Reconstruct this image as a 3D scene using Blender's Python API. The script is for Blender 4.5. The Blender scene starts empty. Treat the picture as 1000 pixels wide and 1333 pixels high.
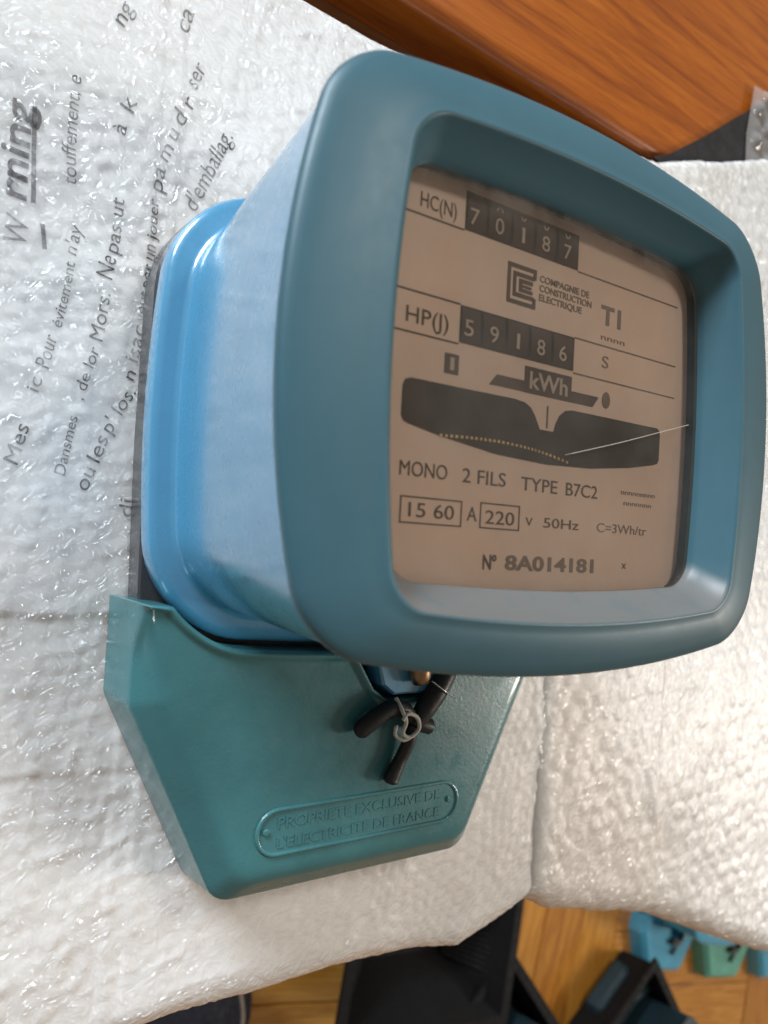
import bpy, bmesh, math, random
import numpy as np
from mathutils import Vector, Matrix, noise

random.seed(7)
rng = np.random.default_rng(7)
S = bpy.context.scene
COL = S.collection
mm = 0.001

# ------------------------------------------------------------------ camera
cam_d = bpy.data.cameras.new('camera')
cam = bpy.data.objects.new('camera', cam_d)
COL.objects.link(cam)
RIGHT = Vector((0.82581, 0.05636, 0.56112))
DOWN = Vector((0.06982, -0.99756, -0.00257))
FWD = Vector((0.55960, 0.04130, -0.82773))
M = Matrix((RIGHT, -DOWN, -FWD)).transposed().to_4x4()
M.translation = Vector((-0.12609, -0.03393, 0.21370))
cam.matrix_world = M
cam_d.sensor_fit = 'HORIZONTAL'
cam_d.sensor_width = 36.0
cam_d.lens = 35.157
cam_d.clip_start = 0.005
cam_d.clip_end = 60
cam_d.dof.use_dof = True
cam_d.dof.focus_distance = 0.205
cam_d.dof.aperture_fstop = 20
S.camera = cam

# ------------------------------------------------------------------ world and lamps
W = bpy.data.worlds.new('World')
S.world = W
W.use_nodes = True
bgn = W.node_tree.nodes['Background']
bgn.inputs[0].default_value = (0.90, 0.76, 0.62, 1)
bgn.inputs[1].default_value = 0.22


def area(name, loc, target, size, power, color, size_y=None):
    d = bpy.data.lights.new(name, 'AREA')
    d.energy = power
    d.color = color
    d.size = size
    if size_y:
        d.shape = 'RECTANGLE'
        d.size_y = size_y
    o = bpy.data.objects.new(name, d)
    COL.objects.link(o)
    o.location = loc
    o.rotation_euler = (Vector(target) - Vector(loc)).to_track_quat('-Z', 'Y').to_euler()
    return o


area('window_light', (-2.5, 3.5, 1.40), (0, 0, 0.03), 2.0, 300, (0.80, 0.91, 1.0), 1.3)
area('overhead_fill_light', (0.62, 1.40, 2.42), (0.1, -0.05, 0), 0.42, 20, (1.0, 0.96, 0.90))  # added soft overhead fill that lifts the upward-facing surfaces

area('glint_fill_light', (3.5, -0.82, 2.2), (0.15, 0, 0), 0.55, 60, (1.0, 0.92, 0.82), 1.0)  # added off-frame light: glints and shadow fill on the right-hand wrap

S.view_settings.view_transform = 'Standard'
S.view_settings.look = 'None'
S.view_settings.exposure = 0.12
S.view_settings.gamma = 1.0
S.cycles.use_denoising = True
S.cycles.max_bounces = 8
S.cycles.transparent_max_bounces = 12
S.cycles.sample_clamp_indirect = 4.0

# ------------------------------------------------------------------ helpers


def tag(o, label=None, cat=None, group=None, kind=None):
    if label: o['label'] = label
    if cat: o['category'] = cat
    if group: o['group'] = group
    if kind: o['kind'] = kind
    return o


def link(name, me, mat=None, parent=None, smooth=False):
    o = bpy.data.objects.new(name, me)
    COL.objects.link(o)
    if mat is not None:
        me.materials.append(mat)
    if smooth:
        me.polygons.foreach_set('use_smooth', [True] * len(me.polygons))
    if parent is not None:
        o.parent = parent
    return o


def empty(name, loc=(0, 0, 0), rz=0.0):
    o = bpy.data.objects.new(name, None)
    o.empty_display_size = 0.02
    COL.objects.link(o)
    o.location = loc
    o.rotation_euler = (0, 0, rz)
    return o


def mesh(verts, faces):
    me = bpy.data.meshes.new('m')
    me.from_pydata([tuple(map(float, v)) for v in verts], [], faces)
    me.update()
    return me


def sharpen(me, deg=38):
    bm = bmesh.new(); bm.from_mesh(me)
    for e in bm.edges:
        if len(e.link_faces) == 2 and e.calc_face_angle(0) > math.radians(deg):
            e.smooth = False
    bm.to_mesh(me); bm.free()


def box_bm(bm, c, s, bevel=0.0, rot=None):
    r = bmesh.ops.create_cube(bm, size=1.0)
    vs = r['verts']
    m = Matrix.Translation(c) @ (rot.to_4x4() if rot else Matrix.Identity(4)) @ Matrix.Diagonal((s[0], s[1], s[2], 1))
    bmesh.ops.transform(bm, matrix=m, verts=vs)
    if bevel:
        es = list({e for v in vs for e in v.link_edges})
        bmesh.ops.bevel(bm, geom=es, offset=bevel, segments=2, profile=0.5, affect='EDGES')


def bm_mesh(bm):
    me = bpy.data.meshes.new('m')
    bm.normal_update()
    bm.to_mesh(me); bm.free()
    return me


def box(name, c, s, mat, parent=None, bevel=0.0, rot=None):
    bm = bmesh.new()
    box_bm(bm, c, s, bevel, rot)
    return link(name, bm_mesh(bm), mat, parent)


def tube_mesh(path, radii, n=10, caps=True):
    P = [Vector(p) for p in path]
    if not hasattr(radii, '__len__'):
        radii = [radii] * len(P)
    radii = [float(r) for r in radii]
    vs, fs = [], []
    ref = Vector((0.13, 0.31, 0.94))
    for i, p in enumerate(P):
        t = (P[min(i + 1, len(P) - 1)] - P[max(i - 1, 0)]).normalized()
        u = t.cross(ref)
        if u.length < 1e-4: u = t.cross(Vector((1, 0, 0)))
        u.normalize(); v = t.cross(u)
        for k in range(n):
            a = 2 * math.pi * k / n
            vs.append(p + radii[i] * (math.cos(a) * u + math.sin(a) * v))
    for i in range(len(P) - 1):
        for k in range(n):
            a, b = i * n + k, i * n + (k + 1) % n
            fs.append((a, b, b + n, a + n))
    if caps:
        fs.append(tuple(range(n - 1, -1, -1)))
        fs.append(tuple((len(P) - 1) * n + k for k in range(n)))
    return mesh(vs, fs)


def catmull(pts, m=8):
    P = [np.array(p, float) for p in pts]
    P = [2 * P[0] - P[1]] + P + [2 * P[-1] - P[-2]]
    out = []
    for i in range(1, len(P) - 2):
        p0, p1, p2, p3 = P[i - 1:i + 3]
        for k in range(m):
            t = k / m
            out.append(.5 * ((2 * p1) + (-p0 + p2) * t + (2 * p0 - 5 * p1 + 4 * p2 - p3) * t * t + (-p0 + 3 * p1 - 3 * p2 + p3) * t ** 3))
    out.append(P[-2])
    return out


def rr(a, b, r, e, cy=0.0, ns=18, nc=12):
    """rounded rectangle (mm) with bowed sides, CCW, fixed point count"""
    cs = []
    for k, (sx, sy) in enumerate([(1, 1), (-1, 1), (-1, -1), (1, -1)]):
        cx, cyy = sx * (a - r), sy * (b - r)
        arc = []
        for i in range(nc + 1):
            t = math.pi / 2 * (k + i / nc)
            arc.append((cx + r * math.cos(t), cyy + r * math.sin(t)))
        cs.append(arc)
    Q = []
    for k in range(4):
        Q += cs[k]
        p, q = np.array(cs[k][-1]), np.array(cs[(k + 1) % 4][0])
        for j in range(1, ns):
            Q.append(tuple(p + (q - p) * j / ns))
    Q = np.array(Q)
    x, y = Q[:, 0] / a, Q[:, 1] / b
    return np.stack([Q[:, 0] * (1 + e * (1 - y * y)), Q[:, 1] * (1 + e * (1 - x * x)) + cy], 1)


def loft(loops, cap0=False, cap1=False, closed=False):
    """loops: list of (Nx2 pts in mm, z in mm)"""
    n = len(loops[0][0]); vs = []; fs = []
    for P, z in loops:
        zz = np.full(n, z) if np.isscalar(z) else z
        for p, zk in zip(P, zz):
            vs.append((p[0] * mm, p[1] * mm, zk * mm))
    m = len(loops)
    for i in range(m - 1 + (1 if closed else 0)):
        j = (i + 1) % m
        for k in range(n):
            l = (k + 1) % n
            fs.append((i * n + k, i * n + l, j * n + l, j * n + k))
    if cap0: fs.append(tuple(range(n - 1, -1, -1)))
    if cap1: fs.append(tuple((m - 1) * n + k for k in range(n)))
    return mesh(vs, fs)


def text_flat(s, bold=0.0):
    """unit text mesh -> (verts Nx2 scaled so that bbox x=[0,1], y natural/height of caps=1), faces"""
    c = bpy.data.curves.new('t', 'FONT')
    c.body = s
    c.size = 1.0
    c.offset = bold
    c.resolution_u = 4
    o = bpy.data.objects.new('t', c)
    COL.objects.link(o)
    dg = bpy.context.evaluated_depsgraph_get()
    dg.update()
    me = bpy.data.meshes.new_from_object(o.evaluated_get(dg))
    V = np.array([v.co[:] for v in me.vertices]).reshape(-1, 3)
    F = [tuple(p.vertices) for p in me.polygons]
    bpy.data.objects.remove(o); bpy.data.curves.remove(c); bpy.data.meshes.remove(me)
    return V[:, :2], F


def text_solid(name, s, x0, x1, y0, h, z, mat, parent, depth=0.12, bold=0.0, shear=0.0):
    """lettering laid flat: x range, baseline y, cap height h (mm), raised from z by depth"""
    V, F = text_flat(s, bold)
    V = V.copy()
    w = V[:, 0].max() - V[:, 0].min()
    V[:, 0] = (V[:, 0] - V[:, 0].min()) / w * (x1 - x0) + x0
    V[:, 1] = V[:, 1] / 0.70 * h
    V[:, 0] += V[:, 1] * shear
    V[:, 1] += y0
    bm = bmesh.new()
    bv = [bm.verts.new((v[0] * mm, v[1] * mm, (z + depth) * mm)) for v in V]
    for f in F:
        try: bm.faces.new([bv[i] for i in f])
        except ValueError: pass
    bmesh.ops.remove_doubles(bm, verts=bm.verts, dist=1e-7)
    r = bmesh.ops.extrude_face_region(bm, geom=bm.faces[:])
    for g in r['geom']:
        if isinstance(g, bmesh.types.BMVert): g.co.z = z * mm
    bmesh.ops.recalc_face_normals(bm, faces=bm.faces)
    return link(name, bm_mesh(bm), mat, parent)


def poly_solid(name, pts, z0, z1, mat, parent, holes=None):
    """flat plate from a polygon (mm)"""
    bm = bmesh.new()
    vs = [bm.verts.new((p[0] * mm, p[1] * mm, z1 * mm)) for p in pts]
    es = [bm.edges.new((vs[i], vs[(i + 1) % len(vs)])) for i in range(len(vs))]
    bmesh.ops.triangle_fill(bm, edges=es, use_beauty=True)
    r = bmesh.ops.extrude_face_region(bm, geom=bm.faces[:])
    for g in r['geom']:
        if isinstance(g, bmesh.types.BMVert): g.co.z = z0 * mm
    bmesh.ops.recalc_face_normals(bm, faces=bm.faces)
    return link(name, bm_mesh(bm), mat, parent)


def offset_loop(P, d):
    """inset a CCW closed loop by per-vertex distance d"""
    P = np.asarray(P, float)
    t = np.roll(P, -1, 0) - np.roll(P, 1, 0)
    t /= np.linalg.norm(t, axis=1)[:, None] + 1e-9
    nrm = np.stack([-t[:, 1], t[:, 0]], 1)
    return P + nrm * np.asarray(d).reshape(-1, 1)


# ------------------------------------------------------------------ materials


class NT:
    def __init__(s, name):
        s.m = bpy.data.materials.new(name)
        s.m.use_nodes = True
        s.t = s.m.node_tree
        s.b = s.t.nodes['Principled BSDF']
        s.out = s.t.nodes['Material Output']

    def n(s, typ, **kw):
        nd = s.t.nodes.new(typ)
        for k, v in kw.items():
            if k.startswith('_'): setattr(nd, k[1:], v)
            else: nd.inputs[k.replace('__', ' ')].default_value = v
        return nd

    def l(s, a, b): s.t.links.new(a, b)

    def set(s, **kw):
        for k, v in kw.items():
            s.b.inputs[k.replace('_', ' ')].default_value = v

    def coord(s, scale=(1, 1, 1), kind='Object', rot=(0, 0, 0)):
        tc = s.n('ShaderNodeTexCoord'); mp = s.n('ShaderNodeMapping')
        mp.inputs['Scale'].default_value = scale
        mp.inputs['Rotation'].default_value = rot
        s.l(tc.outputs[kind], mp.inputs['Vector'])
        return mp.outputs['Vector']

    def noise(s, vec, scale, detail=4, rough=0.55, dist=0.0):
        nd = s.n('ShaderNodeTexNoise', Scale=scale, Detail=detail, Roughness=rough, Distortion=dist)
        s.l(vec, nd.inputs['Vector']); return nd.outputs['Fac']

    def ramp(s, fac, stops):
        r = s.n('ShaderNodeValToRGB')
        e = r.color_ramp.elements
        while len(e) < len(stops): e.new(0.5)
        for i, (p, c) in enumerate(stops):
            e[i].position = p; e[i].color = c if len(c) == 4 else (*c, 1)
        s.l(fac, r.inputs['Fac']); return r.outputs['Color']

    def bump(s, h, strength, dist, target=None):
        b = s.n('ShaderNodeBump', Strength=strength, Distance=dist)
        s.l(h, b.inputs['Height'])
        s.l(b.outputs['Normal'], s.b.inputs[target or 'Normal']); return b


def plastic(name, col, rough=0.35, coat=0.0, var=0.12, grime=None, spec=0.5, bump=0.25, coat_rough=0.08, rv=0.3):
    a = NT(name)
    v = a.coord()
    n1 = a.noise(v, 55, 5, .6)
    n2 = a.noise(v, 900, 3, .6)
    lo = tuple(c * (1 - var) for c in col); hi = tuple(min(1, c * (1 + var)) for c in col)
    c = a.ramp(n1, [(0.3, lo), (0.7, hi)])
    if grime:
        g = a.ramp(a.noise(v, 130, 6, .7), [(0.60, (0, 0, 0)), (0.78, (1, 1, 1))])
        mx = a.n('ShaderNodeMix', _data_type='RGBA')
        a.l(g, mx.inputs[0]); a.l(c, mx.inputs[6]); mx.inputs[7].default_value = (*grime, 1)
        gf = a.n('ShaderNodeMath', _operation='MULTIPLY'); gf.inputs[1].default_value = 0.35
        a.l(g, gf.inputs[0]); a.l(gf.outputs[0], mx.inputs[0])
        c = mx.outputs[2]
    a.l(c, a.b.inputs['Base Color'])
    rr_ = a.ramp(a.noise(v, 160, 5, .65), [(0.3, (rough * (1 - rv),) * 3), (0.75, (min(1, rough * (1 + rv)),) * 3)])
    a.l(rr_, a.b.inputs['Roughness'])
    a.set(Coat_Weight=coat, Coat_Roughness=coat_rough, Specular_IOR_Level=spec)
    if bump: a.bump(n2, bump, 0.0002)
    return a.m


M_HOUS = plastic('blue_gloss_plastic', (0.070, 0.295, 0.500), 0.30, 1.0, 0.05, (0.20, 0.36, 0.48), 0.5, 0.02, 0.15)
M_HOUS.node_tree.nodes['Principled BSDF'].inputs['Coat IOR'].default_value = 1.85
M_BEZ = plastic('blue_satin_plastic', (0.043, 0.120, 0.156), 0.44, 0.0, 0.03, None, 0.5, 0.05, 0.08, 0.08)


def grey_ledge(m):
    """grey tone laid over the ledge along the window's lower side"""
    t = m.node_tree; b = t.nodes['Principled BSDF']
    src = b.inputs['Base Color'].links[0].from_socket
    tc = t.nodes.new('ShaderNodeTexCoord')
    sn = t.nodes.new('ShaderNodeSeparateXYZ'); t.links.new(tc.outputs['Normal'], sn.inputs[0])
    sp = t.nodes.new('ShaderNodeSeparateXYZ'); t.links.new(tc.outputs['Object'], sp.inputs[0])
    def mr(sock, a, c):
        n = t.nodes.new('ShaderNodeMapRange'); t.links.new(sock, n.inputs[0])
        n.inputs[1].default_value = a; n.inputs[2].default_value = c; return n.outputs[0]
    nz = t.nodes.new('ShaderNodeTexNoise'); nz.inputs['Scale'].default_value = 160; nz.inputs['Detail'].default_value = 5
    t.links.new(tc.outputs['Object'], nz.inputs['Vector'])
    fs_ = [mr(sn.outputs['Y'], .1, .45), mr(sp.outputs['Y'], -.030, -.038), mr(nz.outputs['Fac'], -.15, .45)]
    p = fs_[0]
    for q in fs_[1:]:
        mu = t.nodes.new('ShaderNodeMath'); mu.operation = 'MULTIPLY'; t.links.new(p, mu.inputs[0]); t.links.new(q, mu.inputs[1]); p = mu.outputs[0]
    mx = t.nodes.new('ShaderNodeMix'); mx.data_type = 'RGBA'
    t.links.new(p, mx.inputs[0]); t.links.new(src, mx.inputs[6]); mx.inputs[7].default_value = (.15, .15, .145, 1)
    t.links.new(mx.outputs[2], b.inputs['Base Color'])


grey_ledge(M_BEZ)
M_COVER = plastic('teal_plastic', (0.050, 0.182, 0.200), 0.34, 0.45, 0.10, (0.14, 0.22, 0.21), 0.5, 0.30)
M_DARKB = plastic('dark_blue_plastic', (0.014, 0.042, 0.058), 0.6, 0.0, 0.1, None, 0.5, 0.1)
M_CYAN = plastic('cyan_gloss_plastic', (0.095, 0.42, 0.62), 0.25, 0.8, 0.06, None, 0.5, 0.05)
M_GREEN = plastic('pale_green_plastic', (0.15, 0.46, 0.36), 0.36, 0.15, 0.10, None, 0.5, 0.2)
M_BLACK = plastic('black_bakelite', (0.016, 0.016, 0.019), 0.45, 0.0, 0.25, (0.06, 0.06, 0.06), 0.5, 0.3)
M_BASE = plastic('dark_grey_base', (0.05, 0.05, 0.055), 0.30, 0.3, 0.25, (0.12, 0.12, 0.12), 0.5, 0.3)
M_RUBBER = plastic('black_rubber', (0.012, 0.011, 0.011), 0.5, 0.0, 0.3, None, 0.5, 0.4)
M_CRATE = plastic('black_crate_plastic', (0.006, 0.006, 0.007), 0.75, 0.0, 0.2, None, 0.3, 0.2)
M_WIRE = plastic('grey_cord', (0.50, 0.49, 0.45), 0.6, 0.0, 0.1, None, 0.4, 0.4)
M_INK = plastic('dark_brown_ink', (0.085, 0.062, 0.048), 0.6, 0.0, 0.25, None, 0.3, 0.0)
M_INKP = plastic('faded_brown_ink', (0.20, 0.155, 0.12), 0.6, 0.0, 0.25, None, 0.3, 0.0)
M_DRUM = plastic('register_drum', (0.024, 0.018, 0.014), 0.5, 0.0, 0.2, None, 0.3, 0.0)
M_DRUM2 = plastic('drum_face', (0.050, 0.036, 0.027), 0.45, 0.0, 0.2, None, 0.4, 0.0)
M_DIGIT = plastic('register_digit', (0.52, 0.45, 0.37), 0.6, 0.0, 0.1, None, 0.3, 0.0)
M_SHROUD = plastic('dark_shroud', (0.008, 0.008, 0.007), 0.6, 0.0, 0.2, None, 0.3, 0.0)
M_CLOTH = plastic('black_canvas', (0.010, 0.011, 0.020), 0.8, 0.0, 0.3, None, 0.3, 0.6)
M_BEIGE = plastic('tan_print', (0.26, 0.20, 0.15), 0.8, 0.0, 0.2, None, 0.3, 0.4)


def metal(name, col, rough):
    a = NT(name)
    n1 = a.noise(a.coord(), 300, 5, .6)
    a.l(a.ramp(n1, [(0.3, tuple(c * .6 for c in col)), (0.7, col)]), a.b.inputs['Base Color'])
    a.set(Metallic=1.0, Roughness=rough)
    return a.m


M_BRASS = metal('old_brass', (0.42, 0.27, 0.16), 0.38)
M_GOLD = metal('disc_edge', (0.95, 0.68, 0.32), 0.55)
M_STEEL = metal('steel_wire', (0.75, 0.75, 0.75), 0.25)


def plate_mat():
    a = NT('dial_plate_paint')
    v = a.coord()
    n = a.noise(v, 60, 6, .62)
    c = a.ramp(n, [(0.25, (0.70, 0.54, 0.44)), (0.55, (0.76, 0.60, 0.50)), (0.8, (0.80, 0.65, 0.56))])
    a.l(c, a.b.inputs['Base Color'])
    a.set(Roughness=0.5)
    return a.m


M_PLATE = plate_mat()


def pane_mat():
    """old clear window: slightly warm, with a painted reflection haze, thicker along its upper border"""
    a = NT('old_window_pane')
    a.t.nodes.remove(a.b)
    tr = a.n('ShaderNodeBsdfTransparent'); tr.inputs[0].default_value = (0.97, 0.935, 0.895, 1)
    gl = a.n('ShaderNodeBsdfGlossy', Roughness=0.06); gl.inputs[0].default_value = (1, 1, 1, 1)
    fr = a.n('ShaderNodeFresnel', IOR=1.5)
    mx = a.n('ShaderNodeMixShader')
    a.l(fr.outputs[0], mx.inputs[0]); a.l(tr.outputs[0], mx.inputs[1]); a.l(gl.outputs[0], mx.inputs[2])
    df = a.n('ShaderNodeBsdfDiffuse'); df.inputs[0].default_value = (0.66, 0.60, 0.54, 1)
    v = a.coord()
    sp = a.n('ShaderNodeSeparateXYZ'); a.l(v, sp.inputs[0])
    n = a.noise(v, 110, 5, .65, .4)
    # painted haze factor: grows within the last 8 mm under the upper border, broken up by noise
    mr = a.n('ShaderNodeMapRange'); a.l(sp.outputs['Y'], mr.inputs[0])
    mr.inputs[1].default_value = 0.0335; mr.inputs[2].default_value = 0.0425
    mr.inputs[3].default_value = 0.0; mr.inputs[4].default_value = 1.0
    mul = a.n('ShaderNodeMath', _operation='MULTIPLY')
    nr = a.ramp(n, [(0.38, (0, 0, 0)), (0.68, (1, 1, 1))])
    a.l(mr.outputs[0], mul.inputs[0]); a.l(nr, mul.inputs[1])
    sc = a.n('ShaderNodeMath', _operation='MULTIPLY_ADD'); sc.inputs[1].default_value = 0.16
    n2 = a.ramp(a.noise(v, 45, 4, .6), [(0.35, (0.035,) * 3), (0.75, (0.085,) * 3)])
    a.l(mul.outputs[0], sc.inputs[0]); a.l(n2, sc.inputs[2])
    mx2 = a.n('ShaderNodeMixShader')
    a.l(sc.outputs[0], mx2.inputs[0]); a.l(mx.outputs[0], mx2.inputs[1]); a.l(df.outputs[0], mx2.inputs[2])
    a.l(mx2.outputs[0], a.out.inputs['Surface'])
    return a.m


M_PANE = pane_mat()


def wrap_mat(name, tint, cell, vk, nsc, bd):
    a = NT(name)
    v = a.coord()
    n1 = a.noise(v, 22, 4, .6)
    c = a.ramp(n1, [(0.3, tuple(t * .93 for t in tint)), (0.7, tint)])
    a.l(c, a.b.inputs['Base Color'])
    a.set(Roughness=0.40, Specular_IOR_Level=0.5, Coat_Weight=1.0, Coat_Roughness=0.27, Coat_IOR=1.62)
    a.set(Subsurface_Weight=0.6, Subsurface_Scale=0.005)
    a.b.inputs['Subsurface Radius'].default_value = (1.0, 0.97, 0.93)
    a.b.subsurface_method = 'BURLEY'
    cr = a.noise(v, 170, 5, .62, 1.6)
    a.bump(cr, 0.22, 0.0009)
    # crinkled outer film over the bubbles: its own sharper relief on the clear coat
    wv = a.noise(v, nsc, 1, .5, 1.5)
    ab = a.n('ShaderNodeMath', _operation='SUBTRACT'); ab.inputs[1].default_value = 0.5; a.l(wv, ab.inputs[0])
    ab2 = a.n('ShaderNodeMath', _operation='ABSOLUTE'); a.l(ab.outputs[0], ab2.inputs[0])
    dn = a.n('ShaderNodeTexNoise', Scale=90.0, Detail=2.0)
    a.l(v, dn.inputs['Vector'])
    mv = a.n('ShaderNodeVectorMath', _operation='MULTIPLY_ADD'); mv.inputs[1].default_value = (.006, .006, .006)
    a.l(dn.outputs['Color'], mv.inputs[0]); a.l(v, mv.inputs[2])
    vo = a.n('ShaderNodeTexVoronoi', Scale=cell, Randomness=0.55)
    a.l(mv.outputs[0], vo.inputs['Vector'])
    sq = a.n('ShaderNodeMath', _operation='POWER'); sq.inputs[1].default_value = 2.0
    a.l(vo.outputs['Distance'], sq.inputs[0])
    sm = a.n('ShaderNodeMath', _operation='MULTIPLY_ADD'); sm.inputs[1].default_value = vk
    a.l(sq.outputs[0], sm.inputs[0]); a.l(ab2.outputs[0], sm.inputs[2])
    a.bump(sm.outputs[0], 1.0, bd, 'Coat Normal')
    return a.m


M_WRAP = wrap_mat('bubble_film', (0.79, 0.79, 0.785), 170.0, -0.12, 150.0, 0.030)
M_WRAP2 = wrap_mat('bubble_film_warm', (0.79, 0.78, 0.76), 110.0, -0.20, 120.0, 0.0075)


def print_mat():
    a = NT('worn_print_ink')
    v = a.coord()
    n = a.noise(v, 210, 5, .7, .8)
    n2 = a.noise(v, 38, 2, .5)
    f = a.ramp(n, [(0.33, (0.35,) * 3), (0.60, (0.97,) * 3)])
    f2 = a.ramp(n2, [(0.34, (0.60,) * 3), (0.60, (1.0,) * 3)])
    mu = a.n('ShaderNodeMath', _operation='MULTIPLY'); a.l(f, mu.inputs[0]); a.l(f2, mu.inputs[1])
    a.b.inputs['Base Color'].default_value = (0.05, 0.047, 0.058, 1)
    a.set(Roughness=0.4)
    a.l(mu.outputs[0], a.b.inputs['Alpha'])
    return a.m


M_PRINT = print_mat()


def clear_mat():
    a = NT('clear_film')
    a.t.nodes.remove(a.b)
    tr = a.n('ShaderNodeBsdfTransparent'); tr.inputs[0].default_value = (0.9, 0.9, 0.9, 1)
    gl = a.n('ShaderNodeBsdfGlossy', Roughness=0.12)
    df = a.n('ShaderNodeBsdfDiffuse'); df.inputs[0].default_value = (0.7, 0.66, 0.63, 1)
    lw = a.n('ShaderNodeLayerWeight', Blend=0.35)
    m1 = a.n('ShaderNodeMixShader'); a.l(lw.outputs['Fresnel'], m1.inputs[0])
    a.l(tr.outputs[0], m1.inputs[1]); a.l(gl.outputs[0], m1.inputs[2])
    m2 = a.n('ShaderNodeMixShader'); m2.inputs[0].default_value = 0.28
    a.l(m1.outputs[0], m2.inputs[1]); a.l(df.outputs[0], m2.inputs[2])
    a.l(m2.outputs[0], a.out.inputs['Surface'])
    return a.m


M_CLEAR = clear_mat()


def wood(name, dark, mid, light, grain=(1, 1, 1), rough=0.3, coat=0.4, scale=1.0, rot=(0, 0, 0)):
    a = NT(name)
    v = a.coord(grain, rot=rot)
    n1 = a.noise(v, 9 * scale, 6, .6, .8)
    n2 = a.noise(v, 60 * scale, 4, .65, .3)
    mx = a.n('ShaderNodeMath', _operation='MULTIPLY_ADD'); mx.inputs[1].default_value = 0.35
    a.l(n2, mx.inputs[0]); a.l(n1, mx.inputs[2])
    sb = a.n('ShaderNodeMath', _operation='SUBTRACT'); sb.inputs[1].default_value = 0.175; a.l(mx.outputs[0], sb.inputs[0])
    oi = a.n('ShaderNodeObjectInfo')
    sh = a.n('ShaderNodeMath', _operation='MULTIPLY_ADD'); sh.inputs[1].default_value = 0.22
    a.l(oi.outputs['Random'], sh.inputs[0]); a.l(sb.outputs[0], sh.inputs[2])
    sb2 = a.n('ShaderNodeMath', _operation='SUBTRACT'); sb2.inputs[1].default_value = 0.11; a.l(sh.outputs[0], sb2.inputs[0])
    c = a.ramp(sb2.outputs[0], [(0.28, dark), (0.5, mid), (0.74, light)])
    a.l(c, a.b.inputs['Base Color'])
    a.set(Roughness=rough, Coat_Weight=coat, Coat_Roughness=0.12)
    a.bump(n2, 0.12, 0.0006)
    return a.m


M_BOARD = wood('varnished_board', (0.24, 0.052, 0.005), (0.40, 0.102, 0.008), (0.52, 0.155, 0.017), (1.2, 18, 18), 0.25, 0.45, 0.8)
M_TABLE = wood('dark_table_wood', (0.06, 0.02, 0.008), (0.12, 0.04, 0.012), (0.18, 0.07, 0.02), (1, 14, 14), 0.4, 0.2)
M_FLOOR = wood('parquet_wood', (0.38, 0.135, 0.016), (0.58, 0.245, 0.034), (0.72, 0.36, 0.07), (1.6, 18, 18), 0.28, 0.5, 0.9)

# ------------------------------------------------------------------ setting: floor, table, board
FLZ = -0.52
floor = empty('floor', (0.95, -0.85, FLZ), math.radians(-14))
tag(floor, kind='structure')
sub = box('subfloor', (0, 0, -0.020), (6, 6, 0.016), M_TABLE, floor)
pl_l, pl_w = 0.40, 0.080
plank_me = []
for k in range(4):
    bm = bmesh.new(); box_bm(bm, (0, 0, -0.006), (pl_l - 0.0016, pl_w - 0.0016, 0.012), 0.0012)
    me = bm_mesh(bm); me.materials.append(M_FLOOR); plank_me.append(me)
for i in range(-3, 4):
    for j in range(-3, 3):
        for k in range(5):
            o = bpy.data.objects.new('plank', plank_me[random.randrange(4)])
            COL.objects.link(o); o.parent = floor
            cx, cy = i * pl_l + 0.02, j * pl_l + 0.10
            off = (k - 2) * pl_w
            if (i + j) % 2 == 0:
                o.location = (cx, cy + off, random.uniform(-.0003, .0003))
                o.rotation_euler = (0, 0, math.pi * random.randrange(2))
            else:
                o.location = (cx + off, cy, random.uniform(-.0003, .0003))
                o.rotation_euler = (0, 0, math.pi / 2 + math.pi * random.randrange(2))

table = empty('table', (0.1, 0.1, FLZ))
tag(table, 'dark wooden table under the bubble wrap', 'table')
TZ = -0.030
box('table_top', (0.06, 0.055, TZ - FLZ - 0.014), (0.66, 0.40, 0.028), M_TABLE, table, 0.003)
for sx in (-1, 1):
    for sy in (-1, 1):
        box('leg', (0.06 + sx * 0.28, 0.06 + sy * 0.15, (TZ - FLZ - 0.028) / 2), (0.045, 0.045, TZ - FLZ - 0.029), M_TABLE, table, 0.003)

# board lying along the far side of the wrap: rounded long edge
bd = empty('wooden_board', (0.085, 0.1615, TZ), math.radians(-3.6))
tag(bd, 'orange varnished wooden board with a rounded edge behind the bubble wrap', 'board')
prof = []
T, Rr = 22.0, 6.0
for i in range(9):
    t = math.pi / 2 * i / 8
    prof.append((Rr - Rr * math.cos(t), T - Rr + Rr * math.sin(t)))
prof = [(0.0, 0.3)] + prof + [(330.0, T), (330.0, 0.3)]
vs = []; fs = []
for x in (-420, 420):
    for (y, z) in prof: vs.append((x * mm, y * mm, z * mm))
n = len(prof)
for k in range(n): fs.append((k, (k + 1) % n, n + (k + 1) % n, n + k))
fs += [tuple(range(n)), tuple(range(2 * n - 1, n - 1, -1))]
me = mesh(vs, fs)
bm = bmesh.new(); bm.from_mesh(me); bmesh.ops.recalc_face_normals(bm, faces=bm.faces); bm.to_mesh(me); bm.free()
sharpen(me, 30)
link('plank', me, M_BOARD, bd, True)

# ------------------------------------------------------------------ bubble wrap sheets


_G = {}


def vnoise(x, y, seed):
    if seed not in _G: _G[seed] = np.random.default_rng(seed).random((128, 128))
    G = _G[seed]
    xi, yi = np.floor(x).astype(int), np.floor(y).astype(int)
    fx, fy = x - xi, y - yi
    fx = fx * fx * (3 - 2 * fx); fy = fy * fy * (3 - 2 * fy)
    g = lambda a, b: G[a % 128, b % 128]
    return (g(xi, yi) * (1 - fx) + g(xi + 1, yi) * fx) * (1 - fy) + (g(xi, yi + 1) * (1 - fx) + g(xi + 1, yi + 1) * fx) * fy


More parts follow.
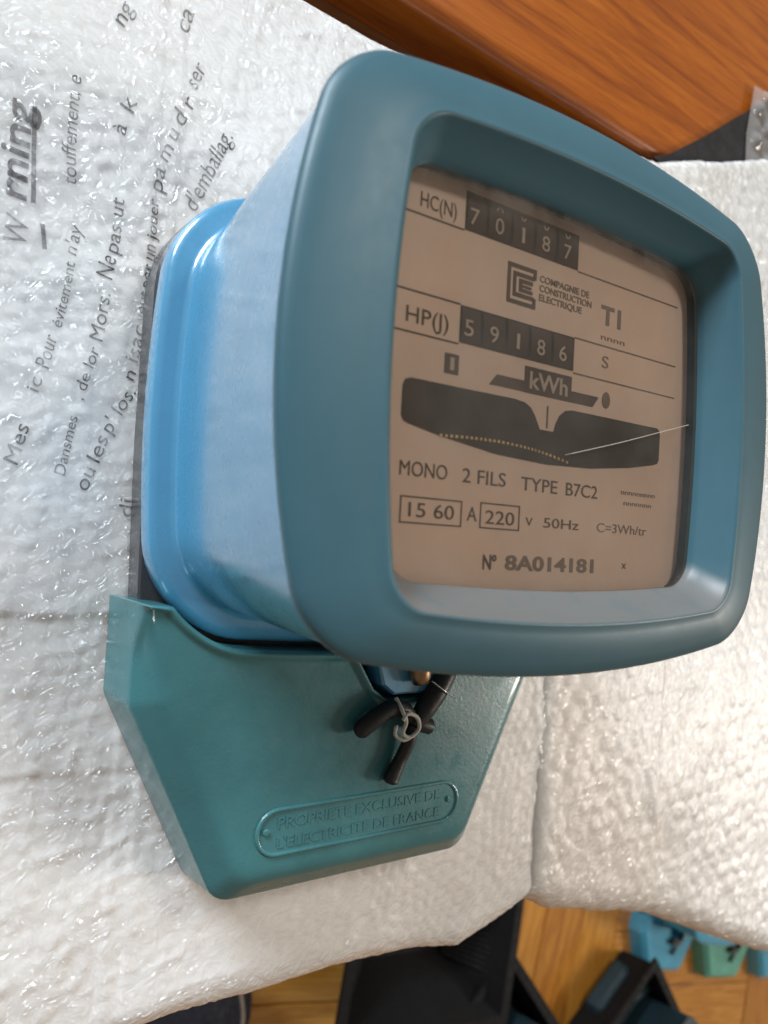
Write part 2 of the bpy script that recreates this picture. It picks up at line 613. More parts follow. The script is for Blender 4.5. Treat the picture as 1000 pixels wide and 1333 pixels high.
def bubbles(x, y, s, seed, ang):
    """irregular domes on a hexagonal grid; x,y in mm"""
    c, sn = math.cos(ang), math.sin(ang)
    wx = x + 8.0 * (vnoise(x / 19, y / 19, seed + 1) - .5) + 1.2 * (vnoise(x / 7, y / 7, seed + 5) - .5)
    wy = y + 8.0 * (vnoise(x / 19, y / 19, seed + 2) - .5) + 1.2 * (vnoise(x / 7, y / 7, seed + 6) - .5)
    u, v = wx * c + wy * sn, -wx * sn + wy * c
    hgt = np.zeros_like(x)
    row0 = np.floor(v / (s * .866))
    if -seed not in _G: _G[-seed] = np.random.default_rng(seed).random((256, 256))
    T = _G[-seed]
    for dr in (0, 1):
        row = row0 + dr
        off = (row % 2) * .5
        for dc in (0, 1):
            col = np.floor(u / s - off) + dc
            cx, cy = (col + off) * s, row * s * .866
            rnd = T[row.astype(int) % 256, col.astype(int) % 256]
            d = np.hypot(u - cx, v - cy) / (s * .47)
            q = np.clip((1.0 - d) / (.32 + .45 * ((rnd * 7.3) % 1)), 0, 1)
            dome = q * q * (3 - 2 * q)
            hgt = np.maximum(hgt, dome * (.45 + .55 * rnd) * np.where(rnd < .07, .15, 1))
    return hgt


def edge_left(x):
    xs = [-400, -91, -71, -43, -13, 13, 38, 67, 90, 107, 140]
    ys = [-170, -180, -181, -178, -177, -177, -180, -185, -179, -172, -160]
    return np.interp(x, xs, ys) + 10.5


def edge_right(x):
    xs = [80, 107, 118, 167, 184, 285, 480]
    ys = [-164, -174, -180, -192, -198, -240, -300]
    return np.interp(x, xs, ys) + 10.5


def top_left(x):
    return np.interp(x, [-400, -109, -25, 14, 60, 160], [150, 146, 142, 140, 141.5, 146]) - 4


def top_right(x):
    return np.interp(x, [60, 160, 250, 480], [141.5, 148.5, 181, 240]) - 4


def relief(x, y, seed, right):
    b = bubbles(x, y, 9.6 if right else 5.6, seed, 0.31 if not right else 0.12)
    big = (vnoise(x / 46, y / 46, seed + 11) - .5) * 2.4 + (vnoise(x / 17, y / 17, seed + 12) - .5) * .9
    cr = 0
    for k, f in enumerate((9.0, 4.6)):
        q = vnoise(x / f + 3 * vnoise(x / 23, y / 23, seed + 31), y / f, seed + 21 + k)
        cr = cr + (0.9 / (k + 1)) * (1 - np.abs(2 * q - 1)) ** 3
    amp = .55 + .45 * vnoise(x / 31, y / 31, seed + 41)
    h = -1.6 + big + (.55 if right else .30) * b * amp + .40 * cr * (.4 + .9 * vnoise(x / 27, y / 27, seed + 71))
    if right:
        h = h + 0.6
        # overlapping flap: a straight step and a folded ear
        h = h + np.where((x < 178.5 + .02 * (y + 108)) & (y < -70), 1.1, 0.0)
        h = h + 1.6 * np.exp(-((x - 176 + .25 * (y + 150)) / 3.0) ** 2) * np.exp(-((y + 146) / 11) ** 2)
        ridge = 0 * np.exp(-((x - (225 + .45 * (y + 60)) + 7 * (vnoise(y / 14, x * 0, seed + 51) - .5)) / 2.2) ** 2) * ((y < -30) & (y > -150))
        h = h + 2.0 * ridge
    else:
        # a long crease running across the sheet beside the terminal cover
        yc = -58 - .06 * (x + 100) + 2 * vnoise(x / 12, x * 0, seed + 61)
        h = h + np.where((x < -66), .30 * np.tanh((y - yc) / .5), 0)
        yc2 = -101 - .05 * (x + 100) + 2 * vnoise(x / 15, x * 0, seed + 62)
        h = h + np.where((x < -60), .28 * np.tanh((y - yc2) / .6), 0)
    return h


# things stand on the wrap: it is pressed flat beneath them
def press(x, y, h):
    ins = (np.abs(x) < 66) & (np.abs(y) < 62)
    ins2 = (np.abs(x) < np.interp(y, [-131, -80, -50], [46, 72, 72])) & (y > -132) & (y < -50)
    m = ins | ins2
    dx = np.maximum(np.abs(x) - 72, 0); dy = np.maximum(np.maximum(-133 - y, y - 64), 0)
    lim = -0.1 + .16 * np.hypot(dx, dy)
    h = lim - np.log1p(np.exp(np.clip((lim - h) * 3.0, -40, 40))) / 3.0
    return np.where(m, np.minimum(h, -0.4), h)


def sheet_z(x, y, right):
    x = np.asarray(x, float); y = np.asarray(y, float)
    h = relief(x, y, 300 if right else 100, right)
    return np.minimum(h, 2.0) if right else press(x, y, h)


def make_sheet(name, x0, x1, step, ef, tf, right, mat):
    RAD, RT = 14.0, 4.0
    xs = np.arange(x0, x1 + .01, step)
    n_mid = int(330 / step)
    n_arc = int(RAD * math.pi / 2 / step) + 1
    n_hang = int((38 if not right else 34) / step)
    n_top = max(4, int(RT * math.pi / 2 / step)); 
    rows = n_hang + n_arc + n_mid + n_top + 3
    X = np.tile(xs, (rows, 1)); Y = np.zeros_like(X); Z = np.zeros_like(X)
    ye, yt = ef(xs), tf(xs)
    # soften the hanging edge's line
    for r in range(rows):
        if r < n_hang:
            d = (n_hang - r) * step
            by, bz = ye - RAD, np.full_like(xs, -RAD - d)
            ny, nz = -1.0, 0.0; fy = ye - RAD * 1.571 - d
        elif r < n_hang + n_arc:
            t = (1 - (r - n_hang) / n_arc) * math.pi / 2
            by, bz = ye - RAD * math.sin(t), np.full_like(xs, -RAD * (1 - math.cos(t)))
            ny, nz = -math.sin(t), math.cos(t); fy = ye - RAD * t
        elif r < n_hang + n_arc + n_mid:
            t = (r - n_hang - n_arc) / n_mid
            by, bz = ye + (yt - ye) * t, np.zeros_like(xs); ny, nz = 0.0, 1.0; fy = by
        else:
            t = min(1.0, (r - n_hang - n_arc - n_mid) / n_top) * math.pi / 2
            dn = max(0, r - n_hang - n_arc - n_mid - n_top) * 0.7
            by, bz = yt + RT * math.sin(t), -RT * (1 - math.cos(t)) - dn + np.zeros_like(xs)
            ny, nz = math.sin(t), math.cos(t); fy = yt + RT * t
        h = sheet_z(xs, fy, right)
        if r < n_hang + n_arc and nz < .999:
            h = np.minimum(h, 1.5)
        if r >= n_hang + n_arc + n_mid:
            h = np.clip(h, -3.2, 0.5)
        # side seam of the left sheet / right sheet: round down
        Y[r] = by + ny * h; Z[r] = bz + nz * h
    if right:
        s = np.clip((xs - x0) / 7.0, 0, 1)
        Z -= (1 - np.sqrt(1 - (1 - s) ** 2)) * 4.0
    else:
        s = np.clip((x1 - xs) / 7.0, 0, 1)
        Z -= (1 - np.sqrt(1 - (1 - s) ** 2)) * 4.0
    Z = np.maximum(Z, np.where(Y > ye.min() - 0, -7.4, -999)) if False else Z
    co = np.stack([X, Y, Z], 2).reshape(-1, 3) * mm
    nx = len(xs)
    i, j = np.meshgrid(np.arange(rows - 1), np.arange(nx - 1), indexing='ij')
    a = (i * nx + j).ravel()
    q = np.stack([a, a + 1, a + nx + 1, a + nx], 1).astype(np.int32)
    me = bpy.data.meshes.new(name)
    me.vertices.add(len(co)); me.vertices.foreach_set('co', co.ravel())
    me.loops.add(q.size); me.loops.foreach_set('vertex_index', q.ravel())
    me.polygons.add(len(q))
    me.polygons.foreach_set('loop_start', np.arange(0, q.size, 4, dtype=np.int32))
    me.update(calc_edges=True)
    o = link(name, me, mat, None, True)
    md = o.modifiers.new('thickness', 'SOLIDIFY'); md.thickness = 0.0012; md.offset = -1
    return o


wl = make_sheet('bubble_wrap', -200, 108, 0.9, edge_left, top_left, False, M_WRAP)
tag(wl, 'white bubble wrap with printed warning text lying under the large meter', 'bubble wrap')
wr_ = make_sheet('bubble_wrap', 99, 430, 1.15, edge_right, top_right, True, M_WRAP2)
tag(wr_, 'plain white bubble wrap with a folded flap, right of the large meter', 'bubble wrap')

# printed lettering on the left sheet: each line follows its own baseline
FPX = 976.6


def table_pt(u, v):
    d = RIGHT * ((u - 500) / FPX) + DOWN * ((v - 666.5) / FPX) + FWD
    o = M.translation
    t = (-0.0015 - o.z) / d.z
    p = o + d * t
    return np.array([p.x / mm, p.y / mm])


def wrap_text(s, line, h_px, bold=0.02, shear=0.12):
    """line: baseline through measured points; lettering runs along it, bent to the sheet's relief"""
    P = np.array([table_pt(*p) for p in line])
    if len(P) > 2: P = np.array(catmull(P, 10))
    seg = np.linalg.norm(np.diff(P, axis=0), axis=1); L = np.concatenate([[0], np.cumsum(seg)])
    a, b = table_pt(*line[0]), table_pt(line[0][0] - h_px, line[0][1])
    h = np.linalg.norm(b - a) * 1.22
    V, F = text_flat(s, bold)
    V = V.copy(); w = V[:, 0].max() - V[:, 0].min()
    kx = min(max(L[-1] / w, .80 * h / .70), 1.38 * h / .70)
    V[:, 0] = (V[:, 0] - V[:, 0].min()) * kx
    V[:, 1] = V[:, 1] / .70 * h
    bm = bmesh.new()
    bv = [bm.verts.new((v[0], v[1], 0)) for v in V]
    for f in F:
        try: bm.faces.new([bv[i] for i in f])
        except ValueError: pass
    x = .8
    while x < w * kx:
        bmesh.ops.bisect_plane(bm, geom=bm.verts[:] + bm.edges[:] + bm.faces[:], plane_co=(x, 0, 0), plane_no=(1, 0, 0)); x += .8
    y = -h * .4
    while y < h * 1.2:
        bmesh.ops.bisect_plane(bm, geom=bm.verts[:] + bm.edges[:] + bm.faces[:], plane_co=(0, y, 0), plane_no=(0, 1, 0)); y += .8
    qs = []
    for v in bm.verts:
        t = min(max(v.co.x, 0), L[-1] - 1e-6)
        k = min(int(np.searchsorted(L, t, 'right')) - 1, len(seg) - 1)
        d = (P[k + 1] - P[k]) / max(seg[k], 1e-9)
        nrm = np.array([-d[1], d[0]])
        yy = v.co.y
        q = P[k] + d * (v.co.x - L[k]) + nrm * yy + d * yy * shear
        qs.append(q)
    qs = np.array(qs)
    zs = sheet_z(qs[:, 0], qs[:, 1], False) + 0.22
    for v, q, z in zip(bm.verts, qs, zs):
        v.co = (q[0] * mm, q[1] * mm, z * mm)
    return bm


PRINT = [
    ('rning', [(33, 263), (37, 200), (41, 141)], 31, 0.0),
    ('W', [(33, 324), (38, 288)], 25, 0.045),
    ('Mes', [(22, 606), (38, 556)], 17, 0.0),
    ('ic', [(50, 512), (57, 488)], 15, 0.0),
    ('Pour', [(63, 481), (75, 440)], 16, 0.02),
    ('évitement', [(80, 428), (90, 386), (97, 344)], 12, 0.02),
    ("n'ay", [(98, 334), (107, 298)], 14, 0.02),
    ("touffement, e", [(99, 243), (98, 190), (104, 106)], 15, 0.02),
    ('Dansmes', [(83, 620), (92, 582), (101, 544)], 12, 0.01),
    (', de lor', [(108, 522), (118, 490), (130, 456)], 13, 0.02),
    ('Mors.', [(133, 446), (139, 412), (143, 384)], 15, 0.02),
    ('Ne', [(145, 366), (151, 338)], 18, 0.03),
    ('pas ut', [(153, 332), (158, 300), (161, 262)], 15, 0.02),
    ('à', [(162, 180), (164, 168)], 15, 0.02),
    ('k', [(172, 152), (181, 126)], 17, 0.03),
    ('ou', [(112, 641), (124, 613)], 17, 0.02),
    ('les', [(128, 604), (141, 572)], 16, 0.02),
    ("p' los.", [(144, 566), (160, 538), (177, 512)], 15, 0.02),
    ('n', [(173, 497), (177, 485)], 13, 0.01),
    ('isac', [(178, 474), (184, 450), (189, 426)], 15, 0.03),
    ('veut', [(189, 422), (193, 400), (196, 384)], 15, 0.03),
    ('por un', [(197, 378), (201, 350), (203, 322)], 15, 0.03),
    ('jouer', [(203, 314), (205, 286), (206, 262)], 11, 0.03),
    ('pa', [(211, 252), (213, 236), (216, 220)], 15, 0.03),
    ('m', [(217, 213), (227, 193)], 14, 0.03),
    ('u', [(229, 186), (236, 170)], 14, 0.02),
    ('d', [(239, 167), (248, 146)], 16, 0.03),
    ('r', [(251, 143), (256, 131)], 14, 0.02),
    ('ser', [(256, 118), (269, 90)], 15, 0.01),
    ('di', [(170, 674), (172, 652)], 15, 0.02),
    ("d'emballag.", [(255, 277), (276, 236), (305, 178)], 17, 0.02),
    ('ng', [(160, 40), (178, 4)], 16, 0.0),
    ('ca', [(245, 46), (258, 4)], 16, 0.0),
]
pb = bmesh.new()
tmp_parts = []
for s, ln, h, bo in PRINT:
    b = wrap_text(s, ln, h, 0.0 if s != 'rning' else .018)
    tmp_parts.append(('lettering', bm_mesh(b)))


def bar_strip(p0, p1, wpx):
    a, b = table_pt(*p0), table_pt(*p1)
    wv = np.linalg.norm(table_pt(p0[0] - wpx, p0[1]) - a)
    d = (b - a); L_ = np.linalg.norm(d); d /= L_; nr = np.array([-d[1], d[0]])
    vs, fs = [], []
    m_ = int(L_ / .7) + 1
    for i in range(m_ + 1):
        for k in range(3):
            q = a + d * L_ * i / m_ + nr * wv * k / 2
            vs.append((q[0] * mm, q[1] * mm, (float(sheet_z(q[0:1], q[1:2], False)[0]) + .24) * mm))
    for i in range(m_):
        for k in range(2):
            fs.append((i * 3 + k, i * 3 + 3 + k, i * 3 + 4 + k, i * 3 + 1 + k))
    return mesh(vs, fs)


tmp_parts.append(('underline', bar_strip((46, 266), (47, 142), 6)))
tmp_parts.append(('underline', bar_strip((61, 325), (58, 292), 6)))
for nm, me in tmp_parts:
    link(nm, me, M_PRINT, wl)

# ------------------------------------------------------------------ the meter
OUT = (65.0, 53.12, 10.65, 0.1323)
RIDGE = (50.0, 44.5, 7.0, 0.0724)
OPEN = (46.9, 40.3, 6.5, 0.0487)
FLANGE = (64.36, 60.2, 23.6, 0.0696)


def lerp(A, B, t): return tuple(a + (b - a) * t for a, b in zip(A, B))


def ins(P, d): return (P[0] - d, P[1] - d, max(1.0, P[2] - d * .4), P[3])


def make_meter(cover_mat, detail=True):
    R = empty('electricity_meter')
    # back plate: rounded upper corners, square lower ones
    o2 = []
    for i in range(13):
        t = math.pi / 2 * i / 12
        o2.append((67.6 - 30 + 30 * math.cos(t), 62 - 30 + 30 * math.sin(t)))
    o2 = o2 + [(-x, y) for x, y in reversed(o2)]
    o2 = o2 + [(-67.6, -10), (-66.4, -52), (-62, -84), (-40, -120), (40, -120), (62, -84), (66.4, -52), (67.6, -10)]
    bl = []
    for (x, y), (x2, y2) in zip(o2, o2[1:] + o2[:1]):
        bl.append((x, y))
    me = loft([(np.array(bl), 0.2), (np.array(bl), 9.4), (offset_loop(bl, 0.6), 10.0)], True, True)
    sharpen(me, 35)
    link('base_plate', me, M_BASE, R, True)
    # housing with foot flange
    foot = (58.2, 53.4, 20.0, 0.066)
    top = (63.9, 52.0, 10.3, 0.132)
    L = [(rr(*ins(FLANGE, 1.2), -.5), 10.6), (rr(*ins(FLANGE, .2), -.5), 11.2), (rr(*FLANGE, -.5), 12.4), (rr(*FLANGE, -.5), 16.6),
         (rr(*ins(FLANGE, .3), -.5), 17.6), (rr(*ins(FLANGE, 1.0), -.5), 18.4), (rr(*ins(FLANGE, 2.2), -.5), 18.9),
         (rr(*lerp(ins(FLANGE, 2.2), foot, .6), -.4), 19.5), (rr(*lerp(ins(FLANGE, 2.2), foot, .9), -.4), 20.0), (rr(*foot, -.3), 21.2), (rr(*lerp(foot, top, .02), -.3), 23.6)]
    for t in (.15, .3, .45, .6, .75, .9, 1.0):
        L.append((rr(*lerp(foot, top, t), -.3 * (1 - t)), 23.6 + (99.7 - 23.6) * t))
    hb = link('housing', loft(L), M_HOUS, R, True)
    # bezel
    B = [(rr(*ins(OUT, 3.0)), 98.9), (rr(*ins(OUT, 1.5)), 99.1), (rr(*ins(OUT, .55)), 99.5), (rr(*ins(OUT, .15)), 100.6), (rr(*OUT), 101.9)]
    for t, z in ((.015, 102.5), (.05, 103.1), (.12, 103.75), (.25, 104.5), (.42, 105.3), (.58, 105.95), (.74, 106.4), (.84, 106.6), (.90, 106.95), (.95, 107.1), (.985, 106.8), (1.0, 106.2)):
        B.append((rr(*lerp(OUT, RIDGE, t), -.17 * t), z))
    for t, z in ((.12, 105.0), (.35, 103.0), (.65, 101.0), (.9, 99.4), (1.0, 98.4)):
        B.append((rr(*lerp(RIDGE, OPEN, t), -.2), z))
    B.append((rr(*OPEN, -.2), 96.5))
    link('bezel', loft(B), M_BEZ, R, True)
    # dark shroud between the opening and the dial
    sh = loft([(rr(*ins(OPEN, -1.2), -.2), 97.6), (rr(*ins(OPEN, -.6), -.2), 96.4), (rr(*ins(OPEN, -.8), -.2), 93.0), (rr(*ins(OPEN, -9), -.2), 92.6)])
    link('dial_shroud', sh, M_SHROUD, R, True)
    # window pane, a little domed
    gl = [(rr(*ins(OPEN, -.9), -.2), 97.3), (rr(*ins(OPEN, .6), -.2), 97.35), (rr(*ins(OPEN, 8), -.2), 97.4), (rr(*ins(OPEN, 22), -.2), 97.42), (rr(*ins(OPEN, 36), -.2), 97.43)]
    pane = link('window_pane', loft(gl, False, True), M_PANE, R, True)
    # dial plate
    P = np.array(rr(49.6, 43.2, 6.0, .048, .9)) + np.array([4.1, 0.0])
    dial = link('dial_plate', loft([(P, 88.9), (P, 89.8)], True, True), M_PLATE, R)
    dial.scale = (.968, .968, 1.0); dial.location = (-4.05 * mm, -1.08 * mm, 4.0 * mm)
    Z = 89.83
    D = dial
    poly = lambda nm, pts, m=M_INK, z1=Z + .12: poly_solid(nm, pts, Z - .05, z1, m, D)
    win = [(-39.6, -1.6), (-39.0, -.3), (-37.6, .2), (-24.4, .2), (-8.6, .3), (-5.4, .0), (-3.4, -.9), (-1.9, -2.6), (-.7, -4.6), (-.2, -5.6), (4.4, -5.6), (5.0, -3.6), (6.2, -1.5), (8.2, .0), (10.5, .4), (43.2, .4), (44.3, -.3), (44.5, -1.4), (44.4, -8.0), (43.8, -9.0), (42, -9.5), (32.6, -11.2), (17.6, -12.9), (2.1, -13.5), (-12.9, -12.9), (-28.7, -10.9), (-37.6, -9.3), (-39.0, -8.8), (-39.6, -7.8)]
    poly('disc_window', win, M_DRUM)
    if not detail:
        return R
    regs = []
    for (y0, y1) in ((34.5, 43.0), (9.9, 18.0)):
        regs.append(poly('register_window', [(-25.5, y0), (10.1, y0), (10.1, y1), (-25.5, y1)], M_DRUM))
    for y in (34.3, 18.1, 9.5):
        poly('printed_line', [(-46, y - .16), (-25.7, y - .16), (-25.7, y + .16), (-46, y + .16)])
        poly('printed_line', [(10.3, y - .16), (50, y - .16), (50, y + .16), (10.3, y + .16)], M_INKP)
    Zt = Z + .1
    tx = lambda s, x0, x1, y, h, m=M_INK, b=.0, nm='lettering': text_solid(nm, s, x0, x1, y, h, Zt - .1, m, D, .1, b)
    for y0, ds, ups in ((36.0, '70187', 'sovvs'), (11.6, '59186', None)):
        for k, d in enumerate(ds):
            cx = -23.2 + k * 7.3
            text_solid('digit', d, cx - (1.25 if d != '1' else .45), cx + (1.25 if d != '1' else .45), y0, 3.6, Z + .36, M_DIGIT, D, .1, .0)
    for y0, y1 in ((34.5, 43.0), (9.9, 18.0)):
        for k in range(5):
            cx = -23.2 + k * 7.3; x0, x1 = cx - (2.0 if k == 0 else 3.2), cx + (3.2 if k < 4 else 3.6)
            vs, fs = [], []
            for i in range(9):
                a = -1 + 2 * i / 8
                yy = (y0 + y1) / 2 + a * (y1 - y0) / 2 * .96; zz = Z + .10 + .30 * (1 - a * a)
                vs += [(x0 * mm, yy * mm, zz * mm), (x1 * mm, yy * mm, zz * mm)]
            for i in range(8): fs.append((2 * i, 2 * i + 1, 2 * i + 3, 2 * i + 2))
            link('number_drum', mesh(vs, fs), M_DRUM2, D, True)
    # half-turned figures above the first register's row
    for k in range(1, 5):
        cx = -23.2 + k * 7.3
        text_solid('digit', 'v' if k > 1 else 'o', cx - 1.0, cx + 1.0, 40.6, 2.2, Z + .2, M_DIGIT, D, .1, .0)
    tx('HC(N)', -37.6, -28.0, 36.0, 3.2)
    tx('HP(J)', -39.7, -28.6, 11.5, 3.4)
    # maker's emblem: nested square strokes
    def stroke(x0, x1, y0, y1): poly('emblem', [(x0, y0), (x1, y0), (x1, y1), (x0, y1)])
    for k, (i_, wdt) in enumerate(((0.0, .95), (1.75, .95))):
        a0, a1, b0, b1 = -12.5 + i_, -3.5 - i_ * .35, 21.8 + i_, 31.0 - i_
        stroke(a0, a0 + wdt, b0, b1); stroke(a0 + wdt + .004, a1, b0, b0 + wdt); stroke(a0 + wdt + .004, a1, b1 - wdt, b1)
        if k == 0:
            stroke(a1 - wdt, a1 - .004, b1 - 2.4, b1 - wdt - .004); stroke(a1 - wdt, a1 - .004, b0 + wdt + .004, b0 + 2.4)
    stroke(-8.9, -7.9, 24.9, 27.9); stroke(-7.896, -4.6, 27.0, 27.9); stroke(-7.896, -5.0, 26.0, 26.6); stroke(-7.896, -4.6, 24.9, 25.7)
    for s, y, x1 in (('COMPAGNIE DE', 28.7, 14.6), ('CONSTRUCTION', 26.5, 15.6), ('ELECTRIQUE', 24.3, 12.2)):
        tx(s, -2.4, x1, y, 1.55, M_INKP, .02)
    tx('T1', 19.3, 26.8, 23.6, 4.6, M_INKP, .03)
    tx('nnnn', 19.6, 28.6, 19.6, 1.4, M_INKP, 0)
    tx('S', 20.4, 22.8, 12.7, 3.0, M_INKP, 0)
    # small slot with a sliding mark
    poly('slot', [(-29.1, 2.7), (-25.3, 2.7), (-25.3, 7.0), (-29.1, 7.0)])
    poly_solid('slot_mark', [(-27.7, 3.5), (-26.6, 3.5), (-26.6, 6.2), (-27.7, 6.2)], Z + .08, Z + .2, M_DIGIT, D)
    poly('unit_block', [(-5.7, 2.3), (9.8, 2.3), (9.8, 8.4), (-5.7, 8.4)])
    text_solid('lettering', 'kWh', -4.2, 8.4, 3.5, 3.9, Z + .12, M_DIGIT, D, .1, .02)
    poly('arrow', [(-16.4, 2.3), (-14.2, 2.4), (-5.704, 2.4), (-5.704, 4.9), (-14.2, 4.9)])
    poly('arrow', [(9.804, 2.3), (17.6, 2.3), (19.7, 5.0), (9.804, 5.0)])
    poly('dial_screw', [(22.5 + 1.5 * math.cos(a * .5236), 4.7 + 2.1 * math.sin(a * .5236)) for a in range(12)], M_INKP)
    poly('pointer', [(1.95, -5.0), (2.35, -5.0), (2.35, .2), (1.95, .2)])
    # rotor disc: its graduated rim catches light inside the window
    pts = catmull([(-29.5, -10.7, 0), (-21, -10.2, 0), (-13.1, -10.0, 0), (-5, -10.3, 0), (2, -11.0, 0), (10.4, -12.4, 0)], 12)
    for i in range(0, len(pts) - 1, 2):
        a, b = pts[i], pts[i + 1]
        poly_solid('disc_tooth', [(a[0], a[1] - .28), (b[0], b[1] - .28), (b[0], b[1] + .30), (a[0], a[1] + .30)], Z + .1, Z + .2, M_GOLD, D)
    tx('MONO', -39.2, -26.8, -19.9, 3.1); tx('2 FILS', -22.6, -10.0, -19.9, 3.1)
    tx('TYPE', -5.2, 6.6, -20.1, 3.1); tx('B7C2', 9.6, 20.8, -20.1, 3.1)
    tx('nnnnnnnnn', 29.8, 43.4, -18.2, 1.3, M_INKP, 0); tx('nnnnnnn', 31.0, 42.0, -20.9, 1.3, M_INKP, 0)

    def frame(x0, x1, y0, y1, w=.28):
        for q in ([(x0, y0), (x1, y0), (x1, y0 + w), (x0, y0 + w)], [(x0, y1 - w), (x1, y1 - w), (x1, y1), (x0, y1)],
                  [(x0, y0 + w + .003), (x0 + w, y0 + w + .003), (x0 + w, y1 - w - .003), (x0, y1 - w - .003)],
                  [(x1 - w, y0 + w + .003), (x1, y0 + w + .003), (x1, y1 - w - .003), (x1 - w, y1 - w - .003)]):
            poly('printed_frame', q)
    frame(-38.6, -22.3, -29.6, -24.0); frame(-17.1, -5.2, -29.5, -23.8)
    tx('15 60', -36.4, -24.4, -28.2, 3.0); tx('A', -20.8, -18.0, -28.1, 3.1); tx('220', -15.5, -6.8, -28.4, 3.0)
    tx('V', -3.2, -1.0, -28.1, 1.9); tx('50Hz', 2.6, 14.6, -28.2, 2.3); tx('C=3Wh/tr', 21.2, 40.5, -28.2, 2.3, M_INKP)
    tx('Nº', -15.6, -11.6, -38.4, 3.2, M_INK, .02); tx('8A014181', -9.0, 20.6, -38.3, 3.2, M_INKP, .03); tx('x', 31.2, 33.0, -37.0, 2.0)
    # thin pale line lying on the pane
    sc = [Vector((.3, -12.0, 97.62)) * mm, Vector((18, -7.2, 97.64)) * mm, Vector((34, -2.5, 97.62)) * mm, Vector((45.6, .9, 97.6)) * mm]
    link('pale_line', tube_mesh(catmull(sc, 6), [.02 * mm] + [.07 * mm] * 16 + [.09 * mm] * 2, 6), M_DIGIT, pane)
    # sealing lug on the housing's lower side with its screw
    lug = [(-3.4, -60.0), (20.5, -60.0), (20.5, -74.5), (17.0, -79.0), (5.5, -79.0), (1.5, -76.0)]
    lg = link('sealing_lug', loft([(np.array(lug), 22.0), (np.array(lug), 29.2), (offset_loop(lug, -.7), 30.0)], True, True), M_HOUS, R)
    lg.data.transform(Matrix.Identity(4))
    bmx = bmesh.new(); bmx.from_mesh(lg.data); bmesh.ops.recalc_face_normals(bmx, faces=bmx.faces); bmx.to_mesh(lg.data); bmx.free()
    scs = [(11.5, -58, 33.4), (12.4, -71.0, 33.0), (12.6, -73.2, 33.0), (13.0, -75.2, 32.8), (13.2, -75.6, 32.8)]
    link('sealing_screw', tube_mesh([Vector(p) * mm for p in scs], [3.4 * mm, 3.4 * mm, 3.2 * mm, 2.6 * mm, 1.0 * mm], 16), M_BRASS, R, True)
    return R


_arc_ix = {}


def cover_outline(d=0.0, b=0.0):
    """CCW plan of the terminal cover in mm: outer sides, then the concave run along the housing's foot"""
    def fillet(pts, r, n=8):
        out = []
        for i, (p, rad) in enumerate(zip(pts, r)):
            p = np.array(p, float)
            if rad == 0: out.append(p); continue
            a = np.array(pts[i - 1], float) - p; b = np.array(pts[(i + 1) % len(pts)], float) - p
            a /= np.linalg.norm(a); b /= np.linalg.norm(b)
            ang = math.acos(np.clip(a @ b, -1, 1)); d = rad / math.tan(ang / 2)
            p1, p2 = p + a * d, p + b * d
            bis = (a + b) / np.linalg.norm(a + b); c = p + bis * rad / math.sin(ang / 2)
            a1 = math.atan2(*(p1 - c)[::-1]); a2 = math.atan2(*(p2 - c)[::-1])
            da = (a2 - a1 + math.pi) % (2 * math.pi) - math.pi
            for k in range(n + 1):
                t = a1 + da * k / n
                out.append(c + rad * np.array([math.cos(t), math.sin(t)]))
        return out
    nx_, ny_ = 56.4 / 62.63, 27.2 / 62.63
    c0 = nx_ * -71.2 + ny_ * -79.0 + d
    x1 = -71.2 + d; y1 = (c0 - nx_ * x1) / ny_
    y2 = -135.4 + d; x2 = (c0 - ny_ * y2) / nx_
    dt = min(d, 2.0 + .22 * d)
    xt = -71.2 + dt; yt = -52.6 - b * .5
    outer = [(xt, yt), (x1, y1), (x2, y2), (-x2, y2), (-x1, y1), (-xt, yt)]
    A = fillet([(-66, -40)] + outer + [(66, -40)], [0, 1.2, 7, 8, 8, 7, 1.2, 0])[1:-1]
    F = rr(*ins(FLANGE, -1.3), -.5, 40, 24)
    arc = sorted([p for p in F if p[1] < -52.6 and abs(p[0]) < 63], key=lambda p: -p[0])
    notch = [(23.5, -66.4), (23.3, -76.0), (19.0, -80.6), (5.0, -80.6), (0.2, -77.2), (-6.5, -66.8)]
    arc2 = np.array([p for p in arc if p[0] > 25] + [np.array(q) for q in notch] + [p for p in arc if p[0] < -8.5])
    t = np.gradient(arc2, axis=0)
    t /= np.linalg.norm(t, axis=1)[:, None]
    nrm = np.stack([-t[:, 1], t[:, 0]], 1)
    arc3 = arc2 + nrm * b
    pts = list(A) + list(arc3)
    P = np.array(pts)
    if 'm' not in _arc_ix:
        _arc_ix['m'] = [max(1, int(np.hypot(*(P[(i + 1) % len(P)] - P[i])) / 2.0)) for i in range(len(P))]
    Q = []; kind = []
    for i, m_ in enumerate(_arc_ix['m']):
        p, q = P[i], P[(i + 1) % len(P)]
        for j in range(m_):
            Q.append(p + (q - p) * j / m_)
            kind.append(1.0 if i < len(A) - 1 else 0.0)
    return np.array(Q), np.array(kind)


